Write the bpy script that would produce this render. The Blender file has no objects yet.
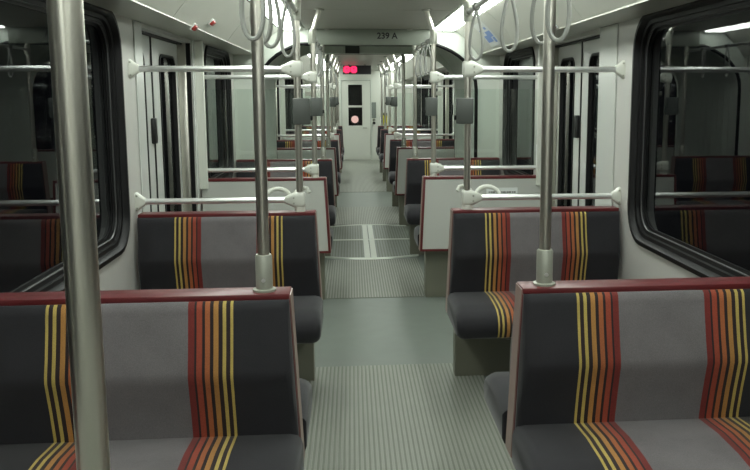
import bpy, bmesh, math, random
from mathutils import Vector, Matrix
random.seed(7)
sc = bpy.context.scene
COL = sc.collection

# ---------------------------------------------------------------- camera, world, exposure
F_PX, CX, CY = 790.0, 421.1, 205.8
cam = bpy.data.cameras.new('camera')
cam.sensor_width = 36.0
cam.lens = F_PX * 36.0 / 750.0
cam.shift_x = (375.0 - CX) / 750.0
cam.shift_y = (CY - 235.0) / 750.0
cam.clip_start = 0.02
cam_o = bpy.data.objects.new('camera', cam)
COL.objects.link(cam_o)
cam_o.location = (-0.1547, 0.0, 1.456)
cam_o.rotation_euler = (math.pi / 2 - 0.1379, 0.0012, -0.0869)
sc.camera = cam_o

world = bpy.data.worlds.new('night')
sc.world = world
world.use_nodes = True
bg = world.node_tree.nodes['Background']
bg.inputs[0].default_value = (0.012, 0.013, 0.016, 1)
bg.inputs[1].default_value = 0.25

sc.view_settings.view_transform = 'Standard'
sc.view_settings.look = 'None'
sc.view_settings.exposure = 0.0
sc.view_settings.gamma = 1.0
sc.view_settings.use_curve_mapping = False
LIGHT_STRENGTH = 13.2

# ---------------------------------------------------------------- materials
MATS = {}


def mat(name, col, rough=0.5, metal=0.0, spec=0.5, bump=0.0, bscale=60.0, vary=0.0, vscale=6.0, emit=None, estr=0.0,
        stretch=None, coat=0.0):
    m = bpy.data.materials.new(name)
    m.use_nodes = True
    nt = m.node_tree
    b = nt.nodes['Principled BSDF']
    b.inputs['Base Color'].default_value = (*col, 1)
    b.inputs['Roughness'].default_value = rough
    b.inputs['Metallic'].default_value = metal
    b.inputs['Specular IOR Level'].default_value = spec
    b.inputs['Coat Weight'].default_value = coat
    if emit:
        b.inputs['Emission Color'].default_value = (*emit, 1)
        b.inputs['Emission Strength'].default_value = estr
    if bump or vary:
        tc = nt.nodes.new('ShaderNodeTexCoord')
        mp = nt.nodes.new('ShaderNodeMapping')
        nt.links.new(tc.outputs['Object'], mp.inputs[0])
        if stretch:
            mp.inputs['Scale'].default_value = stretch
        if vary:
            n = nt.nodes.new('ShaderNodeTexNoise')
            n.inputs['Scale'].default_value = vscale
            n.inputs['Detail'].default_value = 5
            nt.links.new(mp.outputs[0], n.inputs['Vector'])
            mx = nt.nodes.new('ShaderNodeMix')
            mx.data_type = 'RGBA'
            mx.inputs[6].default_value = (*[c * (1 - vary) for c in col], 1)
            mx.inputs[7].default_value = (*[min(1, c * (1 + vary)) for c in col], 1)
            nt.links.new(n.outputs['Fac'], mx.inputs[0])
            nt.links.new(mx.outputs[2], b.inputs['Base Color'])
        if bump:
            n2 = nt.nodes.new('ShaderNodeTexNoise')
            n2.inputs['Scale'].default_value = bscale
            n2.inputs['Detail'].default_value = 3
            nt.links.new(mp.outputs[0], n2.inputs['Vector'])
            bp = nt.nodes.new('ShaderNodeBump')
            bp.inputs['Strength'].default_value = bump
            bp.inputs['Distance'].default_value = 0.004
            nt.links.new(n2.outputs['Fac'], bp.inputs['Height'])
            nt.links.new(bp.outputs[0], b.inputs['Normal'])
    MATS[name] = m
    return m


def srgb(r, g, b):
    f = lambda c: (c / 255 / 12.92) if c / 255 <= 0.04045 else ((c / 255 + 0.055) / 1.055) ** 2.4
    return (f(r), f(g), f(b))


mat('wall_paint', srgb(188, 187, 182), 0.28, vary=0.03, vscale=3)
mat('door_paint', srgb(190, 192, 187), 0.2)
mat('cove_paint', srgb(172, 173, 163), 0.35, vary=0.04, vscale=4)
mat('ceiling_paint', srgb(188, 187, 178), 0.4, vary=0.06, vscale=3)
mat('portal_paint', srgb(200, 206, 196), 0.4)
mat('header_paint', srgb(122, 128, 116), 0.45)
mat('seam_dark', srgb(45, 45, 43), 0.6)
mat('floor_smooth', srgb(114, 121, 114), 0.42, vary=0.1, vscale=9, bump=0.05, bscale=90)
mat('floor_rib', srgb(140, 143, 133), 0.42, vary=0.12, vscale=7)
mat('floor_groove', srgb(117, 120, 111), 0.6, vary=0.1)
mat('plate', srgb(118, 126, 116), 0.4, vary=0.1, vscale=12)
mat('strip_metal', srgb(205, 210, 200), 0.35, metal=0.2)
mat('trim_maroon', srgb(94, 30, 33), 0.4, vary=0.2, vscale=10)
mat('laminate', srgb(188, 189, 183), 0.3, vary=0.03)
mat('base_olive', srgb(112, 112, 98), 0.45, vary=0.06)
mat('board_edge', srgb(120, 62, 58), 0.3, vary=0.15, vscale=14)
mat('end_beige', srgb(148, 124, 116), 0.35, vary=0.06)
mat('steel', (0.66, 0.64, 0.57), 0.31, metal=1.0)
mat('rail_alu', (0.78, 0.79, 0.77), 0.33, metal=0.75)
mat('fitting', srgb(208, 210, 200), 0.35)
mat('sleeve', srgb(160, 162, 150), 0.35, metal=0.3)
mat('rubber', srgb(9, 9, 10), 0.5, spec=0.3)
mat('rubber_edge', srgb(70, 70, 70), 0.32)
mat('box_grey', srgb(82, 86, 82), 0.45)
mat('black_plastic', srgb(18, 18, 18), 0.4)
mat('strap_grey', srgb(150, 152, 146), 0.35)
mat('bellows', srgb(196, 202, 193), 0.6, vary=0.08)
mat('red_plastic', srgb(140, 34, 28), 0.4)
mat('white_print', srgb(225, 228, 226), 0.5)
mat('blue_print', srgb(104, 132, 180), 0.5)
mat('card_print', srgb(196, 199, 194), 0.5)
mat('text_dark', srgb(18, 19, 18), 0.6)
mat('notice_text', srgb(120, 122, 118), 0.6)
mat('yellow_plastic', srgb(205, 200, 60), 0.4)
mat('notice_grey', srgb(120, 128, 122), 0.3)
mat('cab_door', srgb(205, 208, 198), 0.4)
mat('housing', srgb(60, 62, 60), 0.5)
mat('light_housing', srgb(185, 188, 180), 0.4)
mat('diffuser', (0.9, 0.9, 0.88), 0.5, emit=(0.93, 1.0, 0.93), estr=LIGHT_STRENGTH)
mat('led_red', (0.5, 0.02, 0.05), 0.5, emit=(1.0, 0.02, 0.10), estr=2.2)
mat('glow_pink', (0.8, 0.5, 0.45), 0.5, emit=(1.0, 0.62, 0.52), estr=4.0)


def glass(name, ior, tint, refl=(0.95, 1, 0.97)):
    m = bpy.data.materials.new(name)
    m.use_nodes = True
    nt = m.node_tree
    nt.nodes.clear()
    out = nt.nodes.new('ShaderNodeOutputMaterial')
    mix = nt.nodes.new('ShaderNodeMixShader')
    fr = nt.nodes.new('ShaderNodeFresnel')
    # the Fresnel node inverts the index on back faces; feed it the inverse there so both sides of a thin pane behave alike
    geo = nt.nodes.new('ShaderNodeNewGeometry')
    mr = nt.nodes.new('ShaderNodeMapRange')
    mr.inputs['To Min'].default_value = ior
    mr.inputs['To Max'].default_value = 1.0 / ior
    nt.links.new(geo.outputs['Backfacing'], mr.inputs[0])
    nt.links.new(mr.outputs[0], fr.inputs['IOR'])
    tr = nt.nodes.new('ShaderNodeBsdfTransparent')
    tr.inputs[0].default_value = (*tint, 1)
    gl = nt.nodes.new('ShaderNodeBsdfGlossy')
    gl.inputs['Color'].default_value = (*refl, 1)
    gl.inputs['Roughness'].default_value = 0.01
    nt.links.new(fr.outputs[0], mix.inputs[0])
    nt.links.new(tr.outputs[0], mix.inputs[1])
    nt.links.new(gl.outputs[0], mix.inputs[2])
    nt.links.new(mix.outputs[0], out.inputs[0])
    MATS[name] = m
    return m


glass('night_glass', 1.5, (0.45, 0.46, 0.47), (0.85, 0.88, 0.88))
glass('clear_glass', 1.45, (0.93, 0.96, 0.94))


def make_fabric():
    m = bpy.data.materials.new('striped_fabric')
    m.use_nodes = True
    nt = m.node_tree
    b = nt.nodes['Principled BSDF']
    tc = nt.nodes.new('ShaderNodeTexCoord')
    sx = nt.nodes.new('ShaderNodeSeparateXYZ')
    nt.links.new(tc.outputs['Object'], sx.inputs[0])
    ab = nt.nodes.new('ShaderNodeMath')
    ab.operation = 'ABSOLUTE'
    nt.links.new(sx.outputs['X'], ab.inputs[0])
    mul = nt.nodes.new('ShaderNodeMath')
    mul.operation = 'MULTIPLY'
    mul.inputs[1].default_value = 1 / 0.5
    nt.links.new(ab.outputs[0], mul.inputs[0])
    cr = nt.nodes.new('ShaderNodeValToRGB')
    cr.color_ramp.interpolation = 'CONSTANT'
    grey = srgb(104, 100, 101)
    dark = srgb(33, 32, 36)
    gap = srgb(38, 27, 27)
    dred, rorg, org = srgb(108, 38, 33), srgb(140, 62, 42), srgb(154, 88, 50)
    amb, yel = srgb(162, 116, 60), srgb(172, 150, 80)
    stops = [(0.0, grey), (0.130, dred), (0.147, gap), (0.1525, rorg), (0.1685, gap), (0.176, org), (0.191, gap),
             (0.2005, amb), (0.2145, gap), (0.226, yel), (0.2345, gap), (0.248, yel), (0.2545, dark)]
    els = cr.color_ramp.elements
    els[0].position = 0.0
    els[0].color = (*grey, 1)
    els[1].position = stops[1][0] * 2
    els[1].color = (*stops[1][1], 1)
    for p, c in stops[2:]:
        e = els.new(p * 2)
        e.color = (*c, 1)
    nt.links.new(mul.outputs[0], cr.inputs[0])
    n = nt.nodes.new('ShaderNodeTexNoise')
    n.inputs['Scale'].default_value = 350
    n.inputs['Detail'].default_value = 2
    nt.links.new(tc.outputs['Object'], n.inputs['Vector'])
    n3 = nt.nodes.new('ShaderNodeTexNoise')
    n3.inputs['Scale'].default_value = 7
    n3.inputs['Detail'].default_value = 4
    nt.links.new(tc.outputs['Object'], n3.inputs['Vector'])
    add = nt.nodes.new('ShaderNodeMath')
    add.operation = 'ADD'
    nt.links.new(n.outputs['Fac'], add.inputs[0])
    nt.links.new(n3.outputs['Fac'], add.inputs[1])
    mr = nt.nodes.new('ShaderNodeMapRange')
    mr.inputs['From Min'].default_value = 0.6
    mr.inputs['From Max'].default_value = 1.4
    mr.inputs['To Min'].default_value = 0.72
    mr.inputs['To Max'].default_value = 1.25
    nt.links.new(add.outputs[0], mr.inputs[0])
    mx = nt.nodes.new('ShaderNodeMix')
    mx.data_type = 'RGBA'
    mx.blend_type = 'MULTIPLY'
    mx.inputs[0].default_value = 1
    nt.links.new(cr.outputs[0], mx.inputs[6])
    nt.links.new(mr.outputs[0], mx.inputs[7])
    nt.links.new(mx.outputs[2], b.inputs['Base Color'])
    b.inputs['Roughness'].default_value = 0.75
    b.inputs['Specular IOR Level'].default_value = 0.35
    b.inputs['Sheen Weight'].default_value = 0.25
    b.inputs['Sheen Roughness'].default_value = 0.4
    bp = nt.nodes.new('ShaderNodeBump')
    bp.inputs['Strength'].default_value = 0.25
    bp.inputs['Distance'].default_value = 0.001
    nt.links.new(n.outputs['Fac'], bp.inputs['Height'])
    nt.links.new(bp.outputs[0], b.inputs['Normal'])
    MATS['fabric'] = m


make_fabric()

# ---------------------------------------------------------------- helpers


def link(name, me, m, parent=None, smooth=False):
    o = bpy.data.objects.new(name, me)
    COL.objects.link(o)
    if m and not me.materials:
        me.materials.append(MATS[m])
    if parent:
        o.parent = parent
    if smooth:
        for p in me.polygons:
            p.use_smooth = True
        if smooth == 'auto':
            me.set_sharp_from_angle(angle=math.radians(35))
    return o


def obj(name, bm, m, parent=None, smooth=False):
    bmesh.ops.recalc_face_normals(bm, faces=bm.faces)
    me = bpy.data.meshes.new(name)
    bm.to_mesh(me)
    bm.free()
    return link(name, me, m, parent, smooth)


def empty(name, loc=(0, 0, 0)):
    o = bpy.data.objects.new(name, None)
    COL.objects.link(o)
    o.location = loc
    o.empty_display_size = 0.1
    return o


def tag(o, label, cat, group=None):
    o['label'] = label
    o['category'] = cat
    if group:
        o['group'] = group
    return o


def struct(o, label=None):
    o['kind'] = 'structure'
    if label:
        o['label'] = label
    return o


def add_box(bm, x0, x1, y0, y1, z0, z1, bev=0.0, seg=2):
    t = bmesh.new()
    vs = [t.verts.new((x, y, z)) for z in (z0, z1) for y in (y0, y1) for x in (x0, x1)]
    for f in ((0, 1, 3, 2), (4, 6, 7, 5), (0, 4, 5, 1), (2, 3, 7, 6), (0, 2, 6, 4), (1, 5, 7, 3)):
        t.faces.new([vs[i] for i in f])
    if bev:
        bmesh.ops.bevel(t, geom=t.edges[:], offset=bev, segments=seg, profile=0.5, affect='EDGES')
    bmesh.ops.recalc_face_normals(t, faces=t.faces)
    me = bpy.data.meshes.new('tmp')
    t.to_mesh(me)
    t.free()
    bm.from_mesh(me)
    bpy.data.meshes.remove(me)


def box(name, m, parent, x0, x1, y0, y1, z0, z1, bev=0.0, seg=2):
    bm = bmesh.new()
    add_box(bm, min(x0, x1), max(x0, x1), min(y0, y1), max(y0, y1), min(z0, z1), max(z0, z1), bev, seg)
    return obj(name, bm, m, parent, 'auto' if bev else False)


def add_tube(bm, pts, r, n=14, closed=False, caps=True):
    pts = [Vector(p) for p in pts]
    rs = r if isinstance(r, (list, tuple)) else [r] * len(pts)
    rings = []
    prev = None
    L = len(pts)
    for i, p in enumerate(pts):
        if closed:
            d = (pts[(i + 1) % L] - pts[i - 1]).normalized()
        elif i == 0:
            d = (pts[1] - p).normalized()
        elif i == L - 1:
            d = (p - pts[i - 1]).normalized()
        else:
            d = ((pts[i + 1] - p).normalized() + (p - pts[i - 1]).normalized()).normalized()
        if prev is None:
            a = Vector((0, 0, 1)) if abs(d.z) < 0.9 else Vector((0, 1, 0))
            u = d.cross(a).normalized()
        else:
            u = (prev - d * prev.dot(d)).normalized()
        prev = u
        v = d.cross(u)
        rings.append([bm.verts.new(p + rs[i] * (math.cos(2 * math.pi * k / n) * u + math.sin(2 * math.pi * k / n) * v))
                      for k in range(n)])
    cnt = L if closed else L - 1
    for i in range(cnt):
        A, B = rings[i], rings[(i + 1) % L]
        for k in range(n):
            bm.faces.new((A[k], A[(k + 1) % n], B[(k + 1) % n], B[k]))
    if caps and not closed:
        bm.faces.new(rings[0][::-1])
        bm.faces.new(rings[-1])


def tube(name, m, parent, pts, r, n=14, closed=False):
    bm = bmesh.new()
    add_tube(bm, pts, r, n, closed)
    return obj(name, bm, m, parent, 'auto')


def loft(bm, loops, closed_loop=True):
    rings = [[bm.verts.new(p) for p in lp] for lp in loops]
    for A, B in zip(rings, rings[1:]):
        n = len(A)
        for k in range(n if closed_loop else n - 1):
            bm.faces.new((A[k], A[(k + 1) % n], B[(k + 1) % n], B[k]))
    return rings


def prism(name, m, parent, poly, axis, a, b, bev=0.0):
    """extrude a 2-D polygon along an axis ('x': poly in (y,z), 'y': poly in (x,z))"""
    bm = bmesh.new()
    mk = (lambda p, t: (t, p[0], p[1])) if axis == 'x' else (lambda p, t: (p[0], t, p[1]))
    r = loft(bm, [[mk(p, a) for p in poly], [mk(p, b) for p in poly]])
    bm.faces.new(r[0][::-1])
    bm.faces.new(r[1])
    if bev:
        bmesh.ops.bevel(bm, geom=bm.edges[:], offset=bev, segments=2, profile=0.5, affect='EDGES')
    return obj(name, bm, m, parent, 'auto')


def rrect(y0, y1, z0, z1, r, n=6):
    pts = []
    for (cy, cz, a0) in ((y1 - r, z1 - r, 0), (y0 + r, z1 - r, 90), (y0 + r, z0 + r, 180), (y1 - r, z0 + r, 270)):
        for k in range(n + 1):
            a = math.radians(a0 + 90 * k / n)
            pts.append((cy + r * math.cos(a), cz + r * math.sin(a)))
    return pts


# ---------------------------------------------------------------- layout (metres; floor z = 0, car axis = +y)
W = 1.20                       # inner wall
Y0, YE = -2.7, 18.2            # end walls
ZT = 0.895                     # top of bench backs
ZU, ZL, ZJ = 1.586, 0.9515, 1.859   # cross rails, pole joint
ZC = 2.045                     # ceiling
PX = 0.415                     # pole line
C = [0.85, 2.28, 3.895, 5.53, 7.165, 8.75, 10.35, 12.0, 13.63, 15.2]
A0, A1 = 7.24, 8.66            # articulation portals
WZ0, WZ1 = 0.785, 1.805        # window opening
ZCV = 1.8225                   # lower edge of cove
SIDE = {-1: 'left', 1: 'right'}

# ---------------------------------------------------------------- floor
fl = struct(empty('floor'), 'grey train floor with ribbed aisle mats and smooth door areas')
box('floor_slab', 'floor_smooth', fl, -1.36, 1.36, Y0 - 0.05, YE + 0.05, -0.08, 0.0)


def rib_mat(y0, y1, x0=-0.40, x1=0.42, front_arc=0.0):
    g = bmesh.new()
    pitch = 0.0205
    n = int((x1 - x0) / pitch)
    for i in range(n):
        x = x0 + (i + 0.5) * (x1 - x0) / n
        vs = []
        for yy in (y0, y1):
            vs.append([g.verts.new((x - 0.0065, yy, 0.002)), g.verts.new((x - 0.0045, yy, 0.0045)),
                       g.verts.new((x + 0.0045, yy, 0.0045)), g.verts.new((x + 0.0065, yy, 0.002))])
        for k in range(3):
            g.faces.new((vs[0][k], vs[0][k + 1], vs[1][k + 1], vs[1][k]))
        g.faces.new(vs[0])
        g.faces.new(vs[1][::-1])
    o = obj('rib', g, 'floor_rib', fl)
    o['kind'] = 'stuff'
    box('ribbed_mat', 'floor_groove', fl, x0, x1, y0, y1, 0.0, 0.0025)


rib_mat(Y0, 4.15, -0.41, 0.52)
rib_mat(5.62, 6.98)
rib_mat(8.94, 10.4)
rib_mat(12.05, YE)

# turntable of the articulation
def arc_y(x, mid, bow):
    return mid + bow * (x / 0.45) ** 2


xs = [-0.44 + 0.88 * i / 16 for i in range(17)]
YM = 7.96
for fy, s in ((7.02, 1), (8.90, -1)):
    g = bmesh.new()
    loft(g, [[(x, arc_y(x, fy, 0.12 * s) - 0.025, 0.0) for x in xs], [(x, arc_y(x, fy, 0.12 * s) - 0.018, 0.010) for x in xs],
             [(x, arc_y(x, fy, 0.12 * s) + 0.018, 0.010) for x in xs], [(x, arc_y(x, fy, 0.12 * s) + 0.025, 0.0) for x in xs]], False)
    obj('threshold_strip', g, 'strip_metal', fl)
    for sx in (-1, 1):
        px = [x for x in xs if x * sx >= 0.06] if sx > 0 else [x for x in xs if x <= -0.06]
        px = sorted(px + [sx * 0.062])
        g = bmesh.new()
        a = [(x, arc_y(x, fy, 0.12 * s) + 0.022 * s, 0.006) for x in px]
        b = [(x, YM - 0.03 * s, 0.006) for x in px]
        r = loft(g, [[(p[0], p[1], 0.0) for p in a], a, b, [(p[0], p[1], 0.0) for p in b]], False)
        obj('turntable_plate', g, 'plate', fl)
        nr = 13
        g = bmesh.new()
        for i in range(nr):
            x = sx * (0.08 + 0.027 * i)
            ya, yb = arc_y(x, fy, 0.12 * s) + 0.04 * s, YM - 0.05 * s
            add_box(g, x - 0.005, x + 0.005, min(ya, yb), max(ya, yb), 0.004, 0.009)
        o = obj('plate_rib', g, 'floor_groove', fl)
        o['kind'] = 'stuff'
box('cross_strip', 'strip_metal', fl, -0.44, 0.44, YM - 0.028, YM + 0.028, 0.0, 0.009)
for x0, x1 in ((-0.056, -0.004), (0.004, 0.056)):
    box('centre_strip', 'strip_metal', fl, x0, x1, 7.05, YM - 0.03, 0.0, 0.0095)
    box('centre_strip', 'strip_metal', fl, x0, x1, YM + 0.03, 8.87, 0.0, 0.0095)

# ---------------------------------------------------------------- ceiling and coves
ce = struct(empty('ceiling'), 'grey panelled train ceiling with curved side coves')
NPAN = 0


def cove_profile(s):
    p = []
    for i in range(7):
        t = i / 6
        x = 0.79 + 0.21 * t
        z = ZC - 0.005 - (ZC - ZCV - 0.005) * t + 0.018 * math.sin(math.pi * t)
        p.append((s * x, z))
    return p


def ceil_run(y0, y1, n):
    st = (y1 - y0) / n
    for i in range(n):
        a, b = y0 + i * st + 0.004, y0 + (i + 1) * st - 0.004
        box('ceiling_panel', 'ceiling_paint', ce, -0.555, 0.555, a, b, ZC, ZC + 0.03, 0.003, 1)
        for s in (-1, 1):
            pr = cove_profile(s)
            back = [(x + s * 0.012, z + 0.012) for x, z in pr]
            prism('cove_panel', 'cove_paint', ce, pr + back[::-1], 'y', a, b)
    box('ceiling_void', 'seam_dark', ce, -1.3, 1.3, y0, y1, ZC + 0.075, ZC + 0.1)
    for s in (-1, 1):
        box('soffit', 'cove_paint', ce, s * 0.995, s * 1.30, y0, y1, ZCV, ZCV + 0.02)


ceil_run(Y0, A0, 6)
ceil_run(A1, YE, 6)
# shallow ceiling hatches and loudspeaker grilles that show as darker marks
for (x, y) in ((0.02, 4.75), (0.02, 11.2)):
    g = bmesh.new()
    add_box(g, x - 0.11, x + 0.11, y - 0.16, y + 0.16, ZC - 0.006, ZC + 0.002, 0.002, 1)
    hv = tag(obj('ceiling_grille', g, 'housing'), 'dark ceiling grille %s' % (
        'above the near door area' if y < 8 else 'far along the ceiling beyond the number header'), 'grille')
    for k in range(6):
        box('slat', 'ceiling_paint', hv, x - 0.1, x + 0.1, y - 0.14 + 0.05 * k, y - 0.115 + 0.05 * k, ZC - 0.011, ZC - 0.005)

# ---------------------------------------------------------------- light strips
LBL = []


def light_strip(s, y0, y1, lab):
    t = tag(empty('ceiling_light', (s * 0.69, (y0 + y1) / 2, ZC)), lab, 'light', 'fluorescent light strips along the ceiling')
    l = (y1 - y0) / 2
    box('housing', 'light_housing', t, -0.10, 0.10, -l, l, 0.012, 0.05)
    box('diffuser', 'diffuser', t, -0.085, 0.085, -l + 0.012, l - 0.012, -0.006, 0.012, 0.005, 2)
    for q in (-1, 1):
        box('end_cap', 'light_housing', t, -0.09, 0.09, q * l - (0.012 if q > 0 else 0), q * l + (0.012 if q < 0 else 0), -0.009, 0.012)


segs = [(-2.65, -1.0, 'behind the camera above the rearmost window'), (-0.98, 0.68, 'above the nearest bench'),
        (0.70, 2.40, 'above the front striped bench'), (2.42, 4.05, 'above the second striped bench'),
        (4.07, 5.60, 'above the near doorway'), (5.62, 7.22, 'last before the number header'),
        (8.70, 10.30, 'first beyond the number header'), (10.32, 11.95, 'above the far doorway'),
        (11.97, 13.60, 'second bay past the far doorway'), (13.62, 15.25, 'above the farthest benches'),
        (15.27, 16.80, 'between the red sign and the end wall'), (16.82, 18.15, 'touching the end wall with the cab door')]
for s in (-1, 1):
    for a, b, w in segs:
        light_strip(s, a, b, 'white fluorescent strip %s, %s side' % (w, SIDE[s]))

# ---------------------------------------------------------------- walls with openings
WINS = [(-2.45, -0.95), (-0.8, 0.45), (0.6, 2.1), (2.25, 3.715), (5.85, 6.99), (8.93, 10.07), (12.2, 13.65), (13.8, 15.3), (15.6, 17.1)]
DOORS = {-1: [(4.13, 5.38, 4.66), (10.55, 11.7, 11.12)], 1: [(4.28, 5.52, 4.91), (10.6, 11.8, 11.2)]}
wn = 0
dn = 0


def window(s, a, b, lab):
    global wn
    wn += 1
    t = struct(empty('window_%d' % wn, (s * W, (a + b) / 2, (WZ0 + WZ1) / 2)), lab)
    hy, hz = (b - a) / 2, (WZ1 - WZ0) / 2
    prof = [(-0.03, 0.0), (-0.028, -0.012), (-0.008, -0.014), (0.0, -0.004), (0.004, 0.012), (0.020, 0.014), (0.022, 0.028),
            (0.036, 0.030), (0.038, 0.046), (0.05, 0.048), (0.05, 0.058)]
    g = bmesh.new()
    loft(g, [[(s * d, y, z) for y, z in rrect(-hy + o, hy - o, -hz + o, hz - o, 0.15 - o * 0.8)] for o, d in prof])
    obj('window_frame', g, 'rubber', t, 'auto')
    g = bmesh.new()
    loft(g, [[(s * d, y, z) for y, z in rrect(-hy + o, hy - o, -hz + o, hz - o, 0.15 - o * 0.8)] for o, d in
             ((0.0365, 0.0305), (0.040, 0.0285), (0.0425, 0.0325), (0.039, 0.036))])
    obj('gasket_bead', g, 'rubber_edge', t, 'auto')
    g = bmesh.new()
    g.faces.new([g.verts.new((s * 0.053, y, z)) for y, z in rrect(-hy + 0.045, hy - 0.045, -hz + 0.045, hz - 0.045, 0.11)])
    obj('pane', g, 'night_glass', t)
    return t


def door(s, a, b, seam, lab):
    global dn
    dn += 1
    t = struct(empty('door_%d' % dn, (s * W, seam, 0)), lab)
    XD = 0.085
    zt = 1.80
    gz0, gz1 = 0.55, 1.70
    for q, (l0, l1) in enumerate(((a - seam - 0.02, -0.004), (0.004, b - seam + 0.02))):
        if q == 0:
            g0, g1 = max(l0 + 0.10, -0.52), -0.165
        else:
            g0, g1 = (0.165, min(l1 - 0.10, 0.50)) if s > 0 else (0.19, min(l1 - 0.10, 0.60))
        g = bmesh.new()
        inner = rrect(g0, g1, gz0, gz1, 0.07)
        cs = [(l1, zt), (l0, zt), (l0, 0.02), (l1, 0.02)]
        for d in (XD, XD + 0.035):
            iv = [g.verts.new((s * d, y, z)) for y, z in inner]
            cv = [g.verts.new((s * d, y, z)) for y, z in cs]
            m = len(inner) // 4
            for k in range(4):
                for j in range(m - 1):
                    g.faces.new((iv[k * m + j], iv[k * m + j + 1], cv[k]))
                k2 = (k + 1) % 4
                g.faces.new((iv[k * m + m - 1], iv[(k2 * m) % len(inner)], cv[k2], cv[k]))
        leaf = obj('door_leaf', g, 'door_paint', t)
        g = bmesh.new()
        loft(g, [[(s * d, y, z) for y, z in rrect(g0 + o, g1 - o, gz0 + o, gz1 - o, 0.07 - o)] for o, d in
                 ((-0.008, XD), (-0.008, XD - 0.006), (0.006, XD - 0.006), (0.010, XD + 0.02))])
        obj('door_gasket', g, 'rubber', leaf, 'auto')
        g = bmesh.new()
        g.faces.new([g.verts.new((s * (XD + 0.016), y, z)) for y, z in rrect(g0 + 0.005, g1 - 0.005, gz0 + 0.005, gz1 - 0.005, 0.065)])
        obj('door_pane', g, 'night_glass', leaf)
    box('centre_seal', 'rubber', t, s * (XD - 0.006), s * (XD + 0.03), -0.008, 0.008, 0.02, zt)
    hy0 = 0.02 if s > 0 else -0.07
    box('handle', 'black_plastic', t, s * (XD - 0.025), s * XD, hy0, hy0 + 0.055, 1.19, 1.335, 0.006)
    # far jamb: stainless post and dark seal, near jamb seal
    box('jamb_post', 'steel', t, s * 0.03, s * 0.085, b - seam - 0.030, b - seam - 0.002, 0.0, zt, 0.006)
    box('jamb_seal', 'rubber', t, s * 0.004, s * 0.03, b - seam - 0.018, b - seam - 0.004, 0.0, zt)
    box('jamb_post', 'steel', t, s * 0.03, s * 0.085, a - seam + 0.002, a - seam + 0.030, 0.0, zt, 0.006)
    box('jamb_seal', 'rubber', t, s * 0.004, s * 0.03, a - seam + 0.004, a - seam + 0.018, 0.0, zt)
    box('sill_plate', 'strip_metal', t, s * -0.05, s * 0.14, a - seam, b - seam, 0.0, 0.008)
    box('lintel_seal', 'rubber', t, s * 0.05, s * 0.12, a - seam, b - seam, zt - 0.01, zt + 0.012)
    return t


def wall_piece(w, s, y0, y1, z0, z1):
    return box('wall_panel', 'wall_paint', w, s * W, s * (W + 0.11), y0, y1, z0, z1)


def wall_window(w, s, a, b):
    """panel of wall with a rounded opening"""
    g = bmesh.new()
    e = 0.075
    inner = rrect(a, b, WZ0, WZ1, 0.15)
    zt = ZCV + 0.01
    cs = [(b + e, zt), (a - e, zt), (a - e, 0.0), (b + e, 0.0)]
    sides = []
    for d in (W, W + 0.11):
        iv = [g.verts.new((s * d, y, z)) for y, z in inner]
        cv = [g.verts.new((s * d, y, z)) for y, z in cs]
        m = len(inner) // 4
        for k in range(4):
            for j in range(m - 1):
                g.faces.new((iv[k * m + j], iv[k * m + j + 1], cv[k]))
            k2 = (k + 1) % 4
            g.faces.new((iv[k * m + m - 1], iv[k2 * m], cv[k2], cv[k]))
        sides.append((iv, cv))
    n = len(inner)
    for k in range(n):
        g.faces.new((sides[0][0][k], sides[0][0][(k + 1) % n], sides[1][0][(k + 1) % n], sides[1][0][k]))
    for k in range(4):
        g.faces.new((sides[0][1][k], sides[0][1][(k + 1) % 4], sides[1][1][(k + 1) % 4], sides[1][1][k]))
    obj('window_panel', g, 'wall_paint', w)


WLAB = ['behind the camera', 'beside the camera', 'beside the nearest bench', 'beside the front striped bench',
        'just before the number header', 'just beyond the number header', 'past the far doorway',
        'second past the far doorway', 'nearest the end wall']
for s in (-1, 1):
    w = struct(empty('wall_%s' % SIDE[s]), 'pale grey %s side wall of the train' % SIDE[s])
    items = [(a - 0.075, b + 0.075, 'w', i) for i, (a, b) in enumerate(WINS)] + [(d[0], d[1], 'd', i) for i, d in enumerate(DOORS[s])]
    items.sort()
    y = Y0
    for a, b, k, i in items:
        if a > y + 0.002:
            if y < A0 < a:
                wall_piece(w, s, y, A0, 0, ZCV + 0.01)
                wall_piece(w, s, A1, a, 0, ZCV + 0.01)
            else:
                wall_piece(w, s, y, a, 0, ZCV + 0.01)
        if k == 'w':
            wall_window(w, s, *WINS[i])
            window(s, *WINS[i], 'dark night window with black rounded rubber frame %s, %s wall' % (WLAB[i], SIDE[s]))
        else:
            wall_piece(w, s, a, b, 1.80, ZCV + 0.01)
            door(s, *DOORS[s][i], 'pale double-leaf exit door with narrow dark panes, %s, %s side' % (
                'near doorway' if i == 0 else 'far doorway', SIDE[s]))
        y = b
    wall_piece(w, s, y, YE, 0, ZCV + 0.01)
    # flush cover panel on the pillar next to each door, and heater skirting
    for (a, b) in ((3.99, DOORS[s][0][0] - 0.005), (DOORS[s][0][1] + 0.004, 5.47)):
        box('pillar_cover', 'door_paint', w, s * (W - 0.008), s * W, a, b, 0.0, ZCV, 0.003, 1)
    for i in (3, 7):
        box('screen_post', 'fitting', w, s * (W - 0.062), s * W, C[i] - 0.074, C[i] - 0.050, 0.83, ZCV, 0.004, 1)
wb = struct(empty('wall_back'), 'plain grey end wall behind the camera')
box('wall_panel', 'wall_paint', wb, -1.31, 1.31, Y0 - 0.05, Y0, 0, ZC + 0.08)

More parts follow.
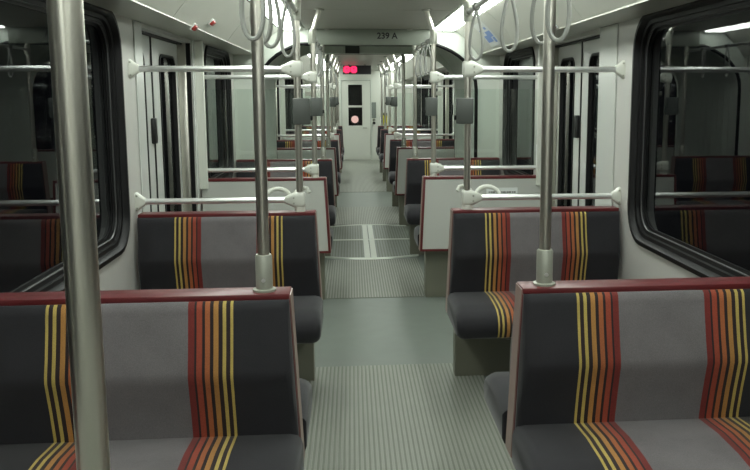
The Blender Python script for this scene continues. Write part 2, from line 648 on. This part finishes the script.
# ---------------------------------------------------------------- articulation: two portals, bellows
def arch(ox=0.0, oz=0.0, n=8):
    """opening outline from the left foot over the top to the right foot, (x, z)"""
    hw, zt = 0.97 - ox, 1.905 - oz
    right = [(hw, 0.0), (hw, 1.50 - oz)]
    for i in range(1, n + 1):
        t = i / n
        p0, p1, p2, p3 = Vector((hw, 1.50 - oz)), Vector((hw, 1.72 - oz)), Vector((0.80 - ox, 1.84 - oz)), Vector((0.60 - ox * 0.8, zt))
        q = (1 - t) ** 3 * p0 + 3 * (1 - t) ** 2 * t * p1 + 3 * (1 - t) * t * t * p2 + t ** 3 * p3
        right.append((q.x, q.y))
    right.append((0.3, zt))
    left = [(-x, z) for x, z in right]
    return left + right[::-1]


for i, (ya, yb, lab) in enumerate(((A0, A0 + 0.05, 'pale arched bulkhead framing the passage, carrying the number header'),
                                   (A1 - 0.05, A1, 'pale arched bulkhead at the far end of the bellows passage'))):
    t = struct(empty('trim_%d' % (i + 1)), lab)
    ar = arch()
    n = len(ar)
    out = []
    for x, z in ar:
        out.append((x, z))
    g = bmesh.new()
    # outer rectangle matched point by point to the arch
    outer = []
    for x, z in ar:
        if z < 1.52:
            outer.append((math.copysign(1.31, x), z))
        elif abs(x) <= 0.62:
            outer.append((x, ZC + 0.08))
        else:
            k = (abs(x) - 0.62) / (0.97 - 0.62)
            if k < 0.5:
                outer.append((math.copysign(0.62 + (1.31 - 0.62) * (k / 0.5), x), ZC + 0.08))
            else:
                outer.append((math.copysign(1.31, x), ZC + 0.08 - (ZC + 0.08 - 1.5) * (k - 0.5) / 0.5))
    rings = [[g.verts.new((x, yy, z)) for x, z in lp] for yy, lp in ((ya, outer), (ya, ar), (yb, ar), (yb, outer))]
    for A_, B_ in zip(rings, rings[1:]):
        for k in range(n - 1):
            g.faces.new((A_[k], A_[k + 1], B_[k + 1], B_[k]))
    obj('bulkhead', g, 'portal_paint', t)
    face = ya if i == 0 else yb
    tube('arch_seal', 'rubber', t, [(x, face - (0.004 if i == 0 else -0.004), z) for x, z in arch(-0.012, -0.012)], 0.016, 8)
    if i == 0:
        box('header_beam', 'header_paint', t, -0.53, 0.56, A0 - 0.10, A0, 1.905, ZC + 0.002, 0.008)
    else:
        box('header_beam', 'portal_paint', t, -0.60, 0.60, A1 - 0.10, A1 - 0.05, 1.905, ZC + 0.002, 0.008)
        box('vent_box', 'housing', t, -0.215, -0.065, A1 - 0.13, A1 - 0.10, 1.905, 1.99, 0.004)

bel = struct(empty('wall_bellows'), 'grey folded bellows tunnel between the two car halves')
nf = 22
loops = []
for k in range(nf + 1):
    yy = A0 + 0.05 + (A1 - A0 - 0.1) * k / nf
    o = -0.03 if k % 2 else -0.005
    loops.append([(x, yy, z + max(0.0, z - 1.5) * 0.27) for x, z in arch(o, o)])
g = bmesh.new()
loft(g, loops, False)
obj('bellows_fold', g, 'bellows', bel)


def text_mesh(name, body, size, m, parent, loc, rot=(math.pi / 2, 0, 0), depth=0.001, align='CENTER'):
    cu = bpy.data.curves.new(name, 'FONT')
    cu.body = body
    cu.size = size
    cu.extrude = depth
    cu.offset = size * 0.02
    cu.align_x = align
    cu.align_y = 'CENTER'
    to = bpy.data.objects.new(name + '_curve', cu)
    COL.objects.link(to)
    dg = bpy.context.evaluated_depsgraph_get()
    me = bpy.data.meshes.new_from_object(to.evaluated_get(dg))
    bpy.data.objects.remove(to)
    o = link(name, me, m, parent)
    me.materials.clear()
    me.materials.append(MATS[m])
    o.location = loc
    o.rotation_euler = rot
    return o


num = tag(empty('number_sign', (0.166, A0 - 0.101, 1.984)), 'dark lettering 239 A on the header beam above the aisle', 'number')
text_mesh('lettering', '239 A', 0.074, 'text_dark', num, (0, 0, 0))

# ---------------------------------------------------------------- benches
XC = 0.752                     # centre of the striped pattern (absolute x)
HB = XC - 0.33                 # to the aisle edge
HO = 1.184 - XC                # to the wall edge


def bench_mesh_back(s, d):
    """upholstered back, facing -y when d = -1"""
    prof = [(0.047, ZT - 0.016), (0.056, ZT - 0.014), (0.066, ZT - 0.022), (0.072, ZT - 0.042), (0.080, 0.81), (0.096, 0.74), (0.110, 0.69),
            (0.112, 0.672), (0.107, 0.65), (0.090, 0.58), (0.074, 0.50), (0.070, 0.43), (0.047, 0.43)]
    xi, xo = -HB * s + s * 0.012, HO * s
    g = bmesh.new()
    n = len(prof)

    def ring(x, shrink, zf):
        out = []
        for y, z in prof:
            yy = 0.047 + (y - 0.047) * shrink
            fl = -s * 0.024 * (ZT - z) / 0.5 * zf
            out.append((x + fl, d * yy, z))
        return out
    lp = [ring(xi, 0.55, 1), ring(xi + s * 0.006, 0.85, 1), ring(xi + s * 0.018, 1.0, 1)]
    for k in range(1, 12):
        lp.append(ring(xi + s * 0.018 + (xo - xi - s * 0.036) * k / 12, 1.0, 1 - k / 12))
    lp += [ring(xo - s * 0.018, 1.0, 0), ring(xo - s * 0.006, 0.85, 0), ring(xo, 0.55, 0)]
    r = loft(g, lp)
    g.faces.new(r[0][::-1])
    g.faces.new(r[-1])
    return g


def bench_mesh_cushion(s, d):
    """seat cushion with rolled front edge"""
    prof = [(0.06, 0.484), (0.20, 0.494), (0.32, 0.490), (0.40, 0.480), (0.440, 0.458), (0.458, 0.425), (0.456, 0.39), (0.440, 0.362),
            (0.41, 0.348), (0.06, 0.348)]
    xi, xo = -HB * s - s * 0.022, HO * s
    g = bmesh.new()
    cz, cy = 0.415, 0.25

    def ring(x, k):
        return [(x, d * (cy + (y - cy) * (1 - 0.10 * k)), cz + (z - cz) * (1 - 0.42 * k)) for y, z in prof]
    lp = [ring(xi, 1.0), ring(xi + s * 0.006, 0.55), ring(xi + s * 0.018, 0.2), ring(xi + s * 0.036, 0.0)]
    for k in range(1, 10):
        lp.append(ring(xi + s * 0.036 + (xo - xi - s * 0.06) * k / 10, 0))
    lp += [ring(xo - s * 0.024, 0), ring(xo - s * 0.006, 0.4), ring(xo, 1.0)]
    r = loft(g, lp)
    g.faces.new(r[0][::-1])
    g.faces.new(r[-1])
    return g


def xa(z):
    """distance of the aisle edge from the bench centre: flares out towards the floor"""
    return HB + 0.0 - 0.010 + 0.024 * (ZT - z) / 0.5


def bench(s, y, faces, lab, group):
    t = tag(empty('bench_seat', (s * XC, y, 0)), lab, 'bench', group)
    hb = 0.043
    zb = 0.365
    A = lambda z, o=0.0: -s * (xa(z) - o)
    wx = s * HO
    prism('back_board', 'board_edge', t, [(A(zb, 0.012), zb + 0.012), (A(ZT, 0.012), ZT - 0.012), (wx, ZT - 0.012), (wx, zb + 0.012)], 'y', -hb + 0.002, hb - 0.002)
    prism('top_trim', 'trim_maroon', t, [(A(ZT), ZT), (wx, ZT), (wx, ZT - 0.018), (A(ZT), ZT - 0.018)], 'y', -hb - 0.003, hb + 0.003, 0.003)
    prism('side_trim', 'trim_maroon', t, [(A(zb), zb), (A(ZT - 0.018), ZT - 0.018), (A(ZT - 0.018, 0.016), ZT - 0.018), (A(zb, 0.016), zb)], 'y', -hb - 0.003, hb + 0.003, 0.002)
    prism('end_strip', 'end_beige', t, [(A(zb, -0.003), zb + 0.004), (A(ZT, -0.003), ZT - 0.004), (A(ZT, 0.001), ZT - 0.004), (A(zb, 0.001), zb + 0.004)], 'y', -hb + 0.002, hb - 0.002)
    prism('bottom_trim', 'trim_maroon', t, [(A(zb, 0.016), zb), (wx, zb), (wx, zb + 0.016), (A(zb, 0.016), zb + 0.016)], 'y', -hb - 0.003, hb + 0.003)
    for d in (-1, 1):
        if d in faces:
            obj('backrest', bench_mesh_back(s, d), 'fabric', t, 'auto')
            obj('seat_cushion', bench_mesh_cushion(s, d), 'fabric', t, 'auto')
        else:
            prism('back_panel', 'laminate', t, [(A(zb, 0.016), zb + 0.016), (A(ZT - 0.018, 0.016), ZT - 0.018), (wx, ZT - 0.018), (wx, zb + 0.016)],
                  'y', d * hb, d * (hb - 0.004))
    if len(faces) == 2:
        ya, yb = -0.09, 0.09
    elif -1 in faces:
        ya, yb = (0.05, 0.13) if y < 6 or y > 9 else (0.0, 0.06)
    else:
        ya, yb = 0.07, 0.20
    box('seat_base', 'base_olive', t, -s * (HB - 0.035), s * (HO - 0.005), ya, yb, 0.0, 0.364, 0.004, 1)
    for d in faces:
        for bx in (-0.18, 0.2):
            prism('bracket', 'base_olive', t, [(d * 0.04, 0.347), (d * 0.40, 0.347), (d * 0.40, 0.335), (d * 0.10, 0.25), (d * 0.04, 0.25)], 'x', s * bx - 0.012, s * bx + 0.012)
    return t


ROWS = [((1,), 'striped bench nearest the camera facing away, below the thick pole'),
        ((-1, 1), 'double back-to-back striped bench in the front row'),
        ((-1,), 'second-row striped bench with its back to the near doors'),
        ((1,), 'white-backed bench just past the near doors'),
        ((-1,), 'striped bench backing onto the number header bulkhead'),
        ((1,), 'white-backed bench right after the bellows passage'),
        ((-1,), 'dark bench facing the camera just before the far doors'),
        ((1,), 'white-backed bench just past the far doors'),
        ((-1, 1), 'double bench second from the cab end'),
        ((-1, 1), 'farthest double bench near the cab door')]
for s in (-1, 1):
    for y, (faces, lab) in zip(C, ROWS):
        bench(s, y, faces, '%s, %s of aisle' % (lab, SIDE[s]), 'striped benches along both sides')

# ---------------------------------------------------------------- poles
PLAB = ['thick steel pole closest to the camera', 'steel pole standing in a socket on the front-row bench',
        'steel pole with rails on the second-row bench', 'steel pole rising from the white-backed bench past the near doors',
        'steel pole on the bench before the number header', 'steel pole just after the bellows passage',
        'steel pole before the far doors', 'steel pole past the far doors', 'steel pole second from the cab end',
        'farthest steel pole near the cab door']
for s in (-1, 1):
    for i, y in enumerate(C):
        px = s * PX if i else s * 0.443
        lab = PLAB[i] + ', %s of aisle' % SIDE[s]
        t = tag(empty('grab_pole', (px, y, ZT)), lab, 'pole', 'vertical grab poles along the aisle')
        r = 0.0172
        tube('shaft', 'steel', t, [(0, 0, 0.004), (0, 0, ZJ - ZT)], r, 20)
        if i in (2, 3, 6, 7):
            tube('socket', 'fitting', t, [(0, 0, 0.0), (0, 0, 0.022)], 0.026, 18)
        else:
            so = tube('socket', 'sleeve', t, [(0, 0, 0.0), (0, 0, 0.006), (0, 0, 0.008), (0, 0, 0.103), (0, 0, 0.108)], [0.034, 0.034, 0.0245, 0.0245, 0.0215], 20)
            tube('screw', 'rail_alu', so, [(0, -0.0235, 0.035), (0, -0.027, 0.035)], 0.006, 8)
        tube('joint', 'sleeve', t, [(0, 0, ZJ - ZT - 0.045), (0, 0, ZJ - ZT + 0.02), (-s * 0.008, 0, ZJ - ZT + 0.05)], [0.023, 0.025, 0.02], 16)
        tube('brace', 'steel', t, [(0, 0, ZJ - ZT + 0.01), (-s * 0.012, 0, ZJ - ZT + 0.06), (-s * 0.05, 0, ZC - ZT - 0.004)], 0.0165, 16)
        tube('ceiling_flange', 'sleeve', t, [(-s * 0.049, 0, ZC - ZT - 0.012), (-s * 0.05, 0, ZC - ZT)], 0.035, 18)

# ---------------------------------------------------------------- overhead rails with straps
RUNS = [(0, 1, 'over the nearest bay'), (1, 2, 'over the front striped bay'), (3, 4, 'over the bay before the number header'),
        (5, 6, 'over the bay after the bellows'), (7, 8, 'over the first bay past the far doors'), (8, 9, 'over the farthest bay')]
for s in (-1, 1):
    for a, b, lab in RUNS:
        t = tag(empty('overhead_rail', (s * PX, (C[a] + C[b]) / 2, ZJ)), 'thin steel overhead rail %s, %s of aisle' % (lab, SIDE[s]), 'rail', 'lengthwise overhead rails')
        l = (C[b] - C[a]) / 2
        xa0 = s * (0.443 - PX) if a == 0 else 0
        tube('bar', 'rail_alu', t, [(xa0, -l + 0.02, 0), (0, l - 0.02, 0)], 0.012, 12)
        for q in (-1, 1):
            tube('end_collar', 'sleeve', t, [(xa0 if q < 0 else 0, q * (l - 0.02), 0), (xa0 if q < 0 else 0, q * (l - 0.055), 0)], 0.018, 12)


def strap(s, y, lab, zb=1.63, w=0.036, rx=0.0):
    t = tag(empty('hanging_strap', (s * PX, y, ZJ)), lab, 'strap', 'grey loop straps hanging from the overhead rails')
    h = ZJ - zb
    pts = []
    n = 28
    for k in range(n):
        a = 2 * math.pi * k / n
        # teardrop: pointed at the top, round at the bottom
        z = -h / 2 + h / 2 * math.cos(a) - 0.014
        x = w * math.sin(a) * (math.sin(a / 2) ** 1.3)
        pts.append((x, 0.004 * math.sin(2 * a), z))
    lp = tube('loop', 'strap_grey', t, pts, 0.0068, 8, True)
    tube('clip', 'strap_grey', t, [(0, -0.016, 0), (0, 0.016, 0)], 0.019, 12)
    t.rotation_euler = (0, 0, rx)
    return t


SP = {1: [(2.185, 'the one in front of the front-row pole'), (2.375, 'just behind the front-row pole'), (2.87, 'hanging alone in the middle of the front bay'),
          (3.64, 'farthest one, close to the second pole')],
      -1: [(2.19, 'front one beside the front-row pole'), (2.40, 'second one beside the front-row pole'), (2.66, 'third one behind the front-row pole'),
           (3.38, 'farthest one, close to the second pole')]}
for s in (-1, 1):
    for k, (y, lab) in enumerate(SP[s]):
        strap(s, y, 'grey teardrop strap, %s, %s of aisle' % (lab, SIDE[s]), 1.622 + 0.004 * k, 0.041, random.uniform(-0.3, 0.3))
    for y, lab in ((5.95, 'first in the bay before the number header'), (6.35, 'second in the bay before the number header'),
                   (6.8, 'last in the bay before the number header'), (9.2, 'first in the bay after the bellows'), (9.8, 'second in the bay after the bellows'),
                   (12.6, 'nearer one past the far doors'), (13.2, 'farther one past the far doors')):
        strap(s, y, 'grey loop strap %s, %s of aisle' % (lab, SIDE[s]), 1.63, 0.036, random.uniform(-0.6, 0.6))

# ---------------------------------------------------------------- cross rails at the doorways
def cross_rail(s, y, z, lab, lower):
    t = tag(empty('cross_rail', (s * PX, y, z)), lab, 'handrail', 'white cross rails at the doorways')
    L = W - PX
    tube('bar', 'rail_alu', t, [(s * 0.03, 0, 0), (s * (L - 0.012), 0, 0)], 0.0145, 14)
    # wall flange: rounded triangular foot
    g = bmesh.new()
    loops_ = []
    for x, hy, hz in ((L, 0.022, 0.045), (L - 0.008, 0.022, 0.045), (L - 0.02, 0.019, 0.034), (L - 0.045, 0.016, 0.018)):
        loops_.append([(s * x, p[0], p[1]) for p in rrect(-hy, hy, -hz, hz, min(hy, hz) * 0.8, 4)])
    r = loft(g, loops_)
    g.faces.new(r[0][::-1])
    g.faces.new(r[-1])
    fo = obj('wall_flange', g, 'fitting', t, 'auto')
    for q in (-1, 1):
        tube('screw', 'sleeve', fo, [(s * (L - 0.010), -0.022, q * 0.030), (s * (L - 0.010), -0.026, q * 0.030)], 0.005, 8)
    # pole clamp: tall collar tapering into the rail
    g = bmesh.new()
    loops_ = []
    for x, hy, hz in ((-0.026, 0.020, 0.034), (-0.02, 0.026, 0.040), (0.018, 0.027, 0.041), (0.036, 0.025, 0.034), (0.062, 0.019, 0.021), (0.074, 0.0165, 0.0165)):
        loops_.append([(s * x, p[0], p[1]) for p in rrect(-hy, hy, -hz, hz, min(hy, hz) * 0.75, 4)])
    r = loft(g, loops_)
    g.faces.new(r[0][::-1])
    g.faces.new(r[-1])
    cl = obj('pole_clamp', g, 'fitting', t, 'auto')
    tube('screw', 'sleeve', cl, [(s * 0.028, -0.024, 0.012), (s * 0.028, -0.029, 0.012)], 0.005, 8)
    tube('screw', 'sleeve', cl, [(s * 0.028, -0.024, -0.014), (s * 0.028, -0.029, -0.014)], 0.005, 8)
    if lower:
        # curled grab loops standing on the rail end
        tube('grab_loop', 'fitting', t, [(s * (0.05 + 0.06 * (1 - math.cos(a))), 0.03 + 0.02 * math.sin(a), 0.005 + 0.045 * math.sin(a))
                                         for a in [math.pi * k / 10 for k in range(11)]], 0.011, 10)
        tube('grab_hook', 'fitting', t, [(s * 0.03, 0.028, 0.01), (s * 0.015, 0.04, 0.04), (-s * 0.01, 0.045, 0.055), (-s * 0.035, 0.04, 0.05), (-s * 0.045, 0.03, 0.03)],
             [0.012, 0.012, 0.012, 0.011, 0.009], 10)
    return t


for s in (-1, 1):
    for i, w in ((2, 'second-row bench'), (3, 'white-backed bench past the near doors'), (6, 'bench before the far doors'), (7, 'white-backed bench past the far doors')):
        cross_rail(s, C[i], ZU, 'upper white cross rail above the %s, %s of aisle' % (w, SIDE[s]), False)
        cross_rail(s, C[i], ZL, 'lower white cross rail on the %s, %s of aisle' % (w, SIDE[s]), i == 2)

# windscreens above the white-backed benches
for s in (-1, 1):
    for i, w in ((3, 'past the near doors'), (7, 'past the far doors')):
        t = tag(empty('windscreen', (s * (PX + W) / 2, C[i] + 0.055, 0.93)), 'clear glass windscreen above the white-backed bench %s, %s of aisle' % (w, SIDE[s]), 'windscreen')
        hw = (W - PX) / 2
        box('pane', 'clear_glass', t, -hw + 0.03, hw - 0.001, -0.003, 0.003, 0.0, 0.575)
        for z in (0.02, 0.53):
            box('pane_clip', 'sleeve', t, -s * (hw - 0.02), -s * (hw - 0.06), -0.012, 0.012, z, z + 0.03, 0.003, 1)

# ---------------------------------------------------------------- grey call boxes on the door poles
for s in (-1, 1):
    for i, w in ((2, 'second-row pole'), (3, 'pole past the near doors'), (6, 'pole before the far doors'), (7, 'pole past the far doors')):
        t = tag(empty('call_box', (s * PX, C[i], 1.322)), 'dark grey call box clamped to the %s, %s of aisle' % (w, SIDE[s]), 'call box', 'grey boxes on the door poles')
        box('body', 'box_grey', t, s * 0.020, -s * 0.062, -0.070, -0.0175, 0.0, 0.125, 0.006)
        tube('button', 'black_plastic', t, [(-s * 0.060, -0.040, 0.030), (-s * 0.072, -0.040, 0.030)], [0.013, 0.011], 14)

# ---------------------------------------------------------------- emergency handles on the coves, wall intercom
def cove_pt(s, t):
    x = 0.79 + 0.21 * t
    z = ZC - 0.005 - (ZC - ZCV - 0.005) * t + 0.018 * math.sin(math.pi * t)
    return Vector((s * x, 0, z))


for s, y, tt, lab in ((-1, 4.40, 0.98, 'red emergency handle at the lower cove edge nearer the camera, left side'),
                      (-1, 4.72, 0.78, 'red emergency handle higher on the left cove with white plate'),
                      (1, 4.42, 0.90, 'red emergency handle on the right cove behind the straps')):
    p = cove_pt(s, tt)
    p.y = y
    nrm = Vector((-s * 0.72, 0, -0.69))
    t = tag(empty('emergency_handle', p), lab, 'handle', 'red emergency handles on the coves')
    t.rotation_euler = (0, s * math.radians(46), 0)
    # local x points down the slope, local z up out of the back
    box('plate', 'white_print', t, -0.022, 0.022, -0.04, 0.04, -0.010, -0.004, 0.002, 1)
    box('grip', 'red_plastic', t, -0.015, 0.015, -0.030, 0.030, -0.024, -0.009, 0.005)
t = tag(empty('door_intercom', (1.165, 5.495, 0.93)), 'slim white intercom with red button on the post past the right doors', 'intercom')
box('body', 'white_print', t, -0.028, 0.020, -0.030, -0.006, 0.0, 0.19, 0.005)
tube('button', 'red_plastic', t, [(-0.004, -0.028, 0.16), (-0.004, -0.036, 0.16)], 0.016, 14)

# advertising card on the right cove, notice on the right white panel
p0, p1 = cove_pt(1, 0.20), cove_pt(1, 0.92)
y0, y1 = 6.0, 6.42
t = tag(empty('advert_card'), 'white advertising card with blue print on the right cove', 'poster')
off = Vector((-0.7, 0, -0.7)) * 0.008


def cove_quad(name, m, a, b, c, d, lift):
    bm = bmesh.new()
    o2 = Vector((-0.7, 0, -0.7)) * lift
    k = 6
    lo = []
    for i in range(k + 1):
        q = cove_pt(1, c + (d - c) * i / k) + o2
        lo.append([(q.x, a, q.z), (q.x, b, q.z)])
    loft(bm, lo, False)
    return obj(name, bm, m, t)


cove_quad('card', 'card_print', y0, y1, 0.15, 0.90, 0.004)
for a, b, c, d in ((6.04, 6.24, 0.48, 0.66), (6.16, 6.38, 0.58, 0.78), (6.04, 6.12, 0.68, 0.82), (6.30, 6.38, 0.38, 0.50), (6.08, 6.16, 0.34, 0.42)):
    cove_quad('blue_print', 'blue_print', a, b, c, d, 0.006)

t = tag(empty('notice_sticker', (0.897, C[3] - 0.0445, 0.780)), 'white notice strip stuck on the right white-backed bench panel', 'sticker')
box('strip', 'white_print', t, -0.112, 0.112, -0.0015, 0.0, -0.034, 0.034)
for k in range(15):
    wd = 0.009 + 0.004 * ((k * 7) % 3)
    x = -0.095 + 0.0128 * k
    box('print_mark', 'notice_text', t, x, x + wd * 0.8, -0.0022, -0.0015, -0.004, 0.008)

# ---------------------------------------------------------------- end wall with cab door
ew = struct(empty('wall_front'), 'pale end wall with the driver cab door')
DX0, DX1, DZ = -0.385, 0.275, 1.815
box('wall_panel', 'cab_door', ew, -1.31, DX0, YE, YE + 0.05, 0, ZC + 0.08)
box('wall_panel', 'cab_door', ew, DX1, 1.31, YE, YE + 0.05, 0, ZC + 0.08)
box('wall_panel', 'cab_door', ew, DX0, DX1, YE, YE + 0.05, DZ, ZC + 0.08)
dn += 1
t = struct(empty('door_%d' % dn, (0, YE, 0)), 'pale cab door with a two-pane dark window at the far end of the aisle')
wx0, wx1 = -0.232, 0.083
wz = ((0.792, 1.205), (1.25, 1.715))
pieces = [(DX0 + 0.006, wx0, 0.01, DZ - 0.006), (wx1, DX1 - 0.006, 0.01, DZ - 0.006), (wx0, wx1, 0.01, wz[0][0]), (wx0, wx1, wz[0][1], wz[1][0]), (wx0, wx1, wz[1][1], DZ - 0.006)]
g = bmesh.new()
for a, b, c, d in pieces:
    add_box(g, a, b, 0.008, 0.045, c, d)
leaf = obj('door_leaf', g, 'cab_door', t)
for c, d in wz:
    box('door_pane', 'night_glass', leaf, wx0, wx1, 0.026, 0.030, c, d)
    g = bmesh.new()
    for a0, a1, b0, b1 in ((wx0, wx0 + 0.012, c, d), (wx1 - 0.012, wx1, c, d), (wx0 + 0.012, wx1 - 0.012, c, c + 0.012), (wx0 + 0.012, wx1 - 0.012, d - 0.012, d)):
        add_box(g, a0, a1, 0.004, 0.03, b0, b1)
    obj('pane_frame', g, 'rubber', leaf)
tube('handle', 'sleeve', t, [(0.10, 0.008, 0.74), (0.10, -0.03, 0.74), (0.19, -0.03, 0.74)], 0.012, 10)
g = bmesh.new()
add_box(g, DX0 - 0.04, DX0, -0.012, 0.0, 0.0, DZ + 0.04)
add_box(g, DX1, DX1 + 0.03, -0.012, 0.0, 0.0, DZ + 0.04)
add_box(g, DX0, DX1, -0.012, 0.0, DZ, DZ + 0.04)
obj('door_frame', g, 'portal_paint', t)

# driver's cab behind the door
struct(box('floor_cab', 'seam_dark', None, -1.3, 1.3, YE + 0.05, YE + 1.6, -0.08, 0.0))
struct(box('wall_cab_front', 'seam_dark', None, -1.3, 1.3, YE + 1.6, YE + 1.65, -0.08, ZC + 0.1))
for s in (-1, 1):
    struct(box('wall_cab_' + SIDE[s], 'seam_dark', None, s * 1.3, s * 1.35, YE + 0.05, YE + 1.65, -0.08, ZC + 0.1))
struct(box('ceiling_cab', 'seam_dark', None, -1.35, 1.35, YE + 0.05, YE + 1.65, ZC + 0.1, ZC + 0.15))
t = tag(empty('cab_globe', (-0.085, YE + 0.45, 0.0)), 'round pinkish globe glowing behind the cab door window', 'lamp')
bm = bmesh.new()
bmesh.ops.create_uvsphere(bm, u_segments=20, v_segments=12, radius=0.085, matrix=Matrix.Translation((0, 0, 0.92)) @ Matrix.Diagonal((1, 0.5, 1, 1)))
obj('pink_globe', bm, 'glow_pink', t, True)  # flattened emissive pinkish globe, seen as a round spot through the lower pane
tube('globe_stalk', 'housing', t, [(0, 0.02, 0.0), (0, 0.02, 0.85)], 0.02, 10)
tube('globe_foot', 'housing', t, [(0, 0.02, 0.0), (0, 0.02, 0.02)], 0.1, 16)

t = tag(empty('notice_board', (0.345, YE - 0.012, 0.96)), 'grey notice panel with a knob beside the cab door', 'notice board')
box('panel', 'notice_grey', t, -0.055, 0.055, 0, 0.012, 0.0, 0.36, 0.004, 1)
box('label_plate', 'text_dark', t, -0.03, 0.035, 0, 0.012, -0.055, -0.03)
tube('knob', 'black_plastic', t, [(0.005, 0.012, -0.11), (0.005, -0.02, -0.11)], 0.034, 16)
t = tag(empty('safety_box', (0.60, YE - 0.07, 0.80)), 'slim yellow safety box on the end wall right of the cab door', 'safety box')
box('body', 'yellow_plastic', t, -0.045, 0.045, 0, 0.07, 0.0, 0.22, 0.01)
box('lid', 'housing', t, -0.04, 0.04, 0.004, 0.07, 0.22, 0.28, 0.01)
box('clasp', 'black_plastic', t, -0.012, 0.012, -0.008, 0.0, 0.12, 0.16)

# red LED sign hanging from the ceiling
t = tag(empty('led_sign', (0, 15.0, ZC)), 'black LED sign with red characters hanging over the far aisle', 'sign')
box('housing', 'housing', t, -0.315, 0.215, -0.05, 0.05, -0.185, -0.02, 0.006)
for x in (-0.2, 0.1):
    box('hanger', 'sleeve', t, x - 0.02, x + 0.02, -0.02, 0.02, -0.02, 0.0)
box('screen', 'black_plastic', t, -0.30, 0.20, -0.054, -0.05, -0.172, -0.03)
GL = {'#': ('01110', '11111', '11011', '11111', '11111', '11111', '01110')}
for gi, (gx, seq) in enumerate(((-0.296, '#'), (-0.166, '#'))):
    bm = bmesh.new()
    for r_, row in enumerate(GL[seq]):
        for c_, v in enumerate(row):
            if v == '1':
                x = gx + 0.0235 * c_
                z = -0.050 - 0.0185 * r_
                add_box(bm, x, x + 0.0215, -0.0565, -0.054, z, z + 0.0165)
    obj('character', bm, 'led_red', t)
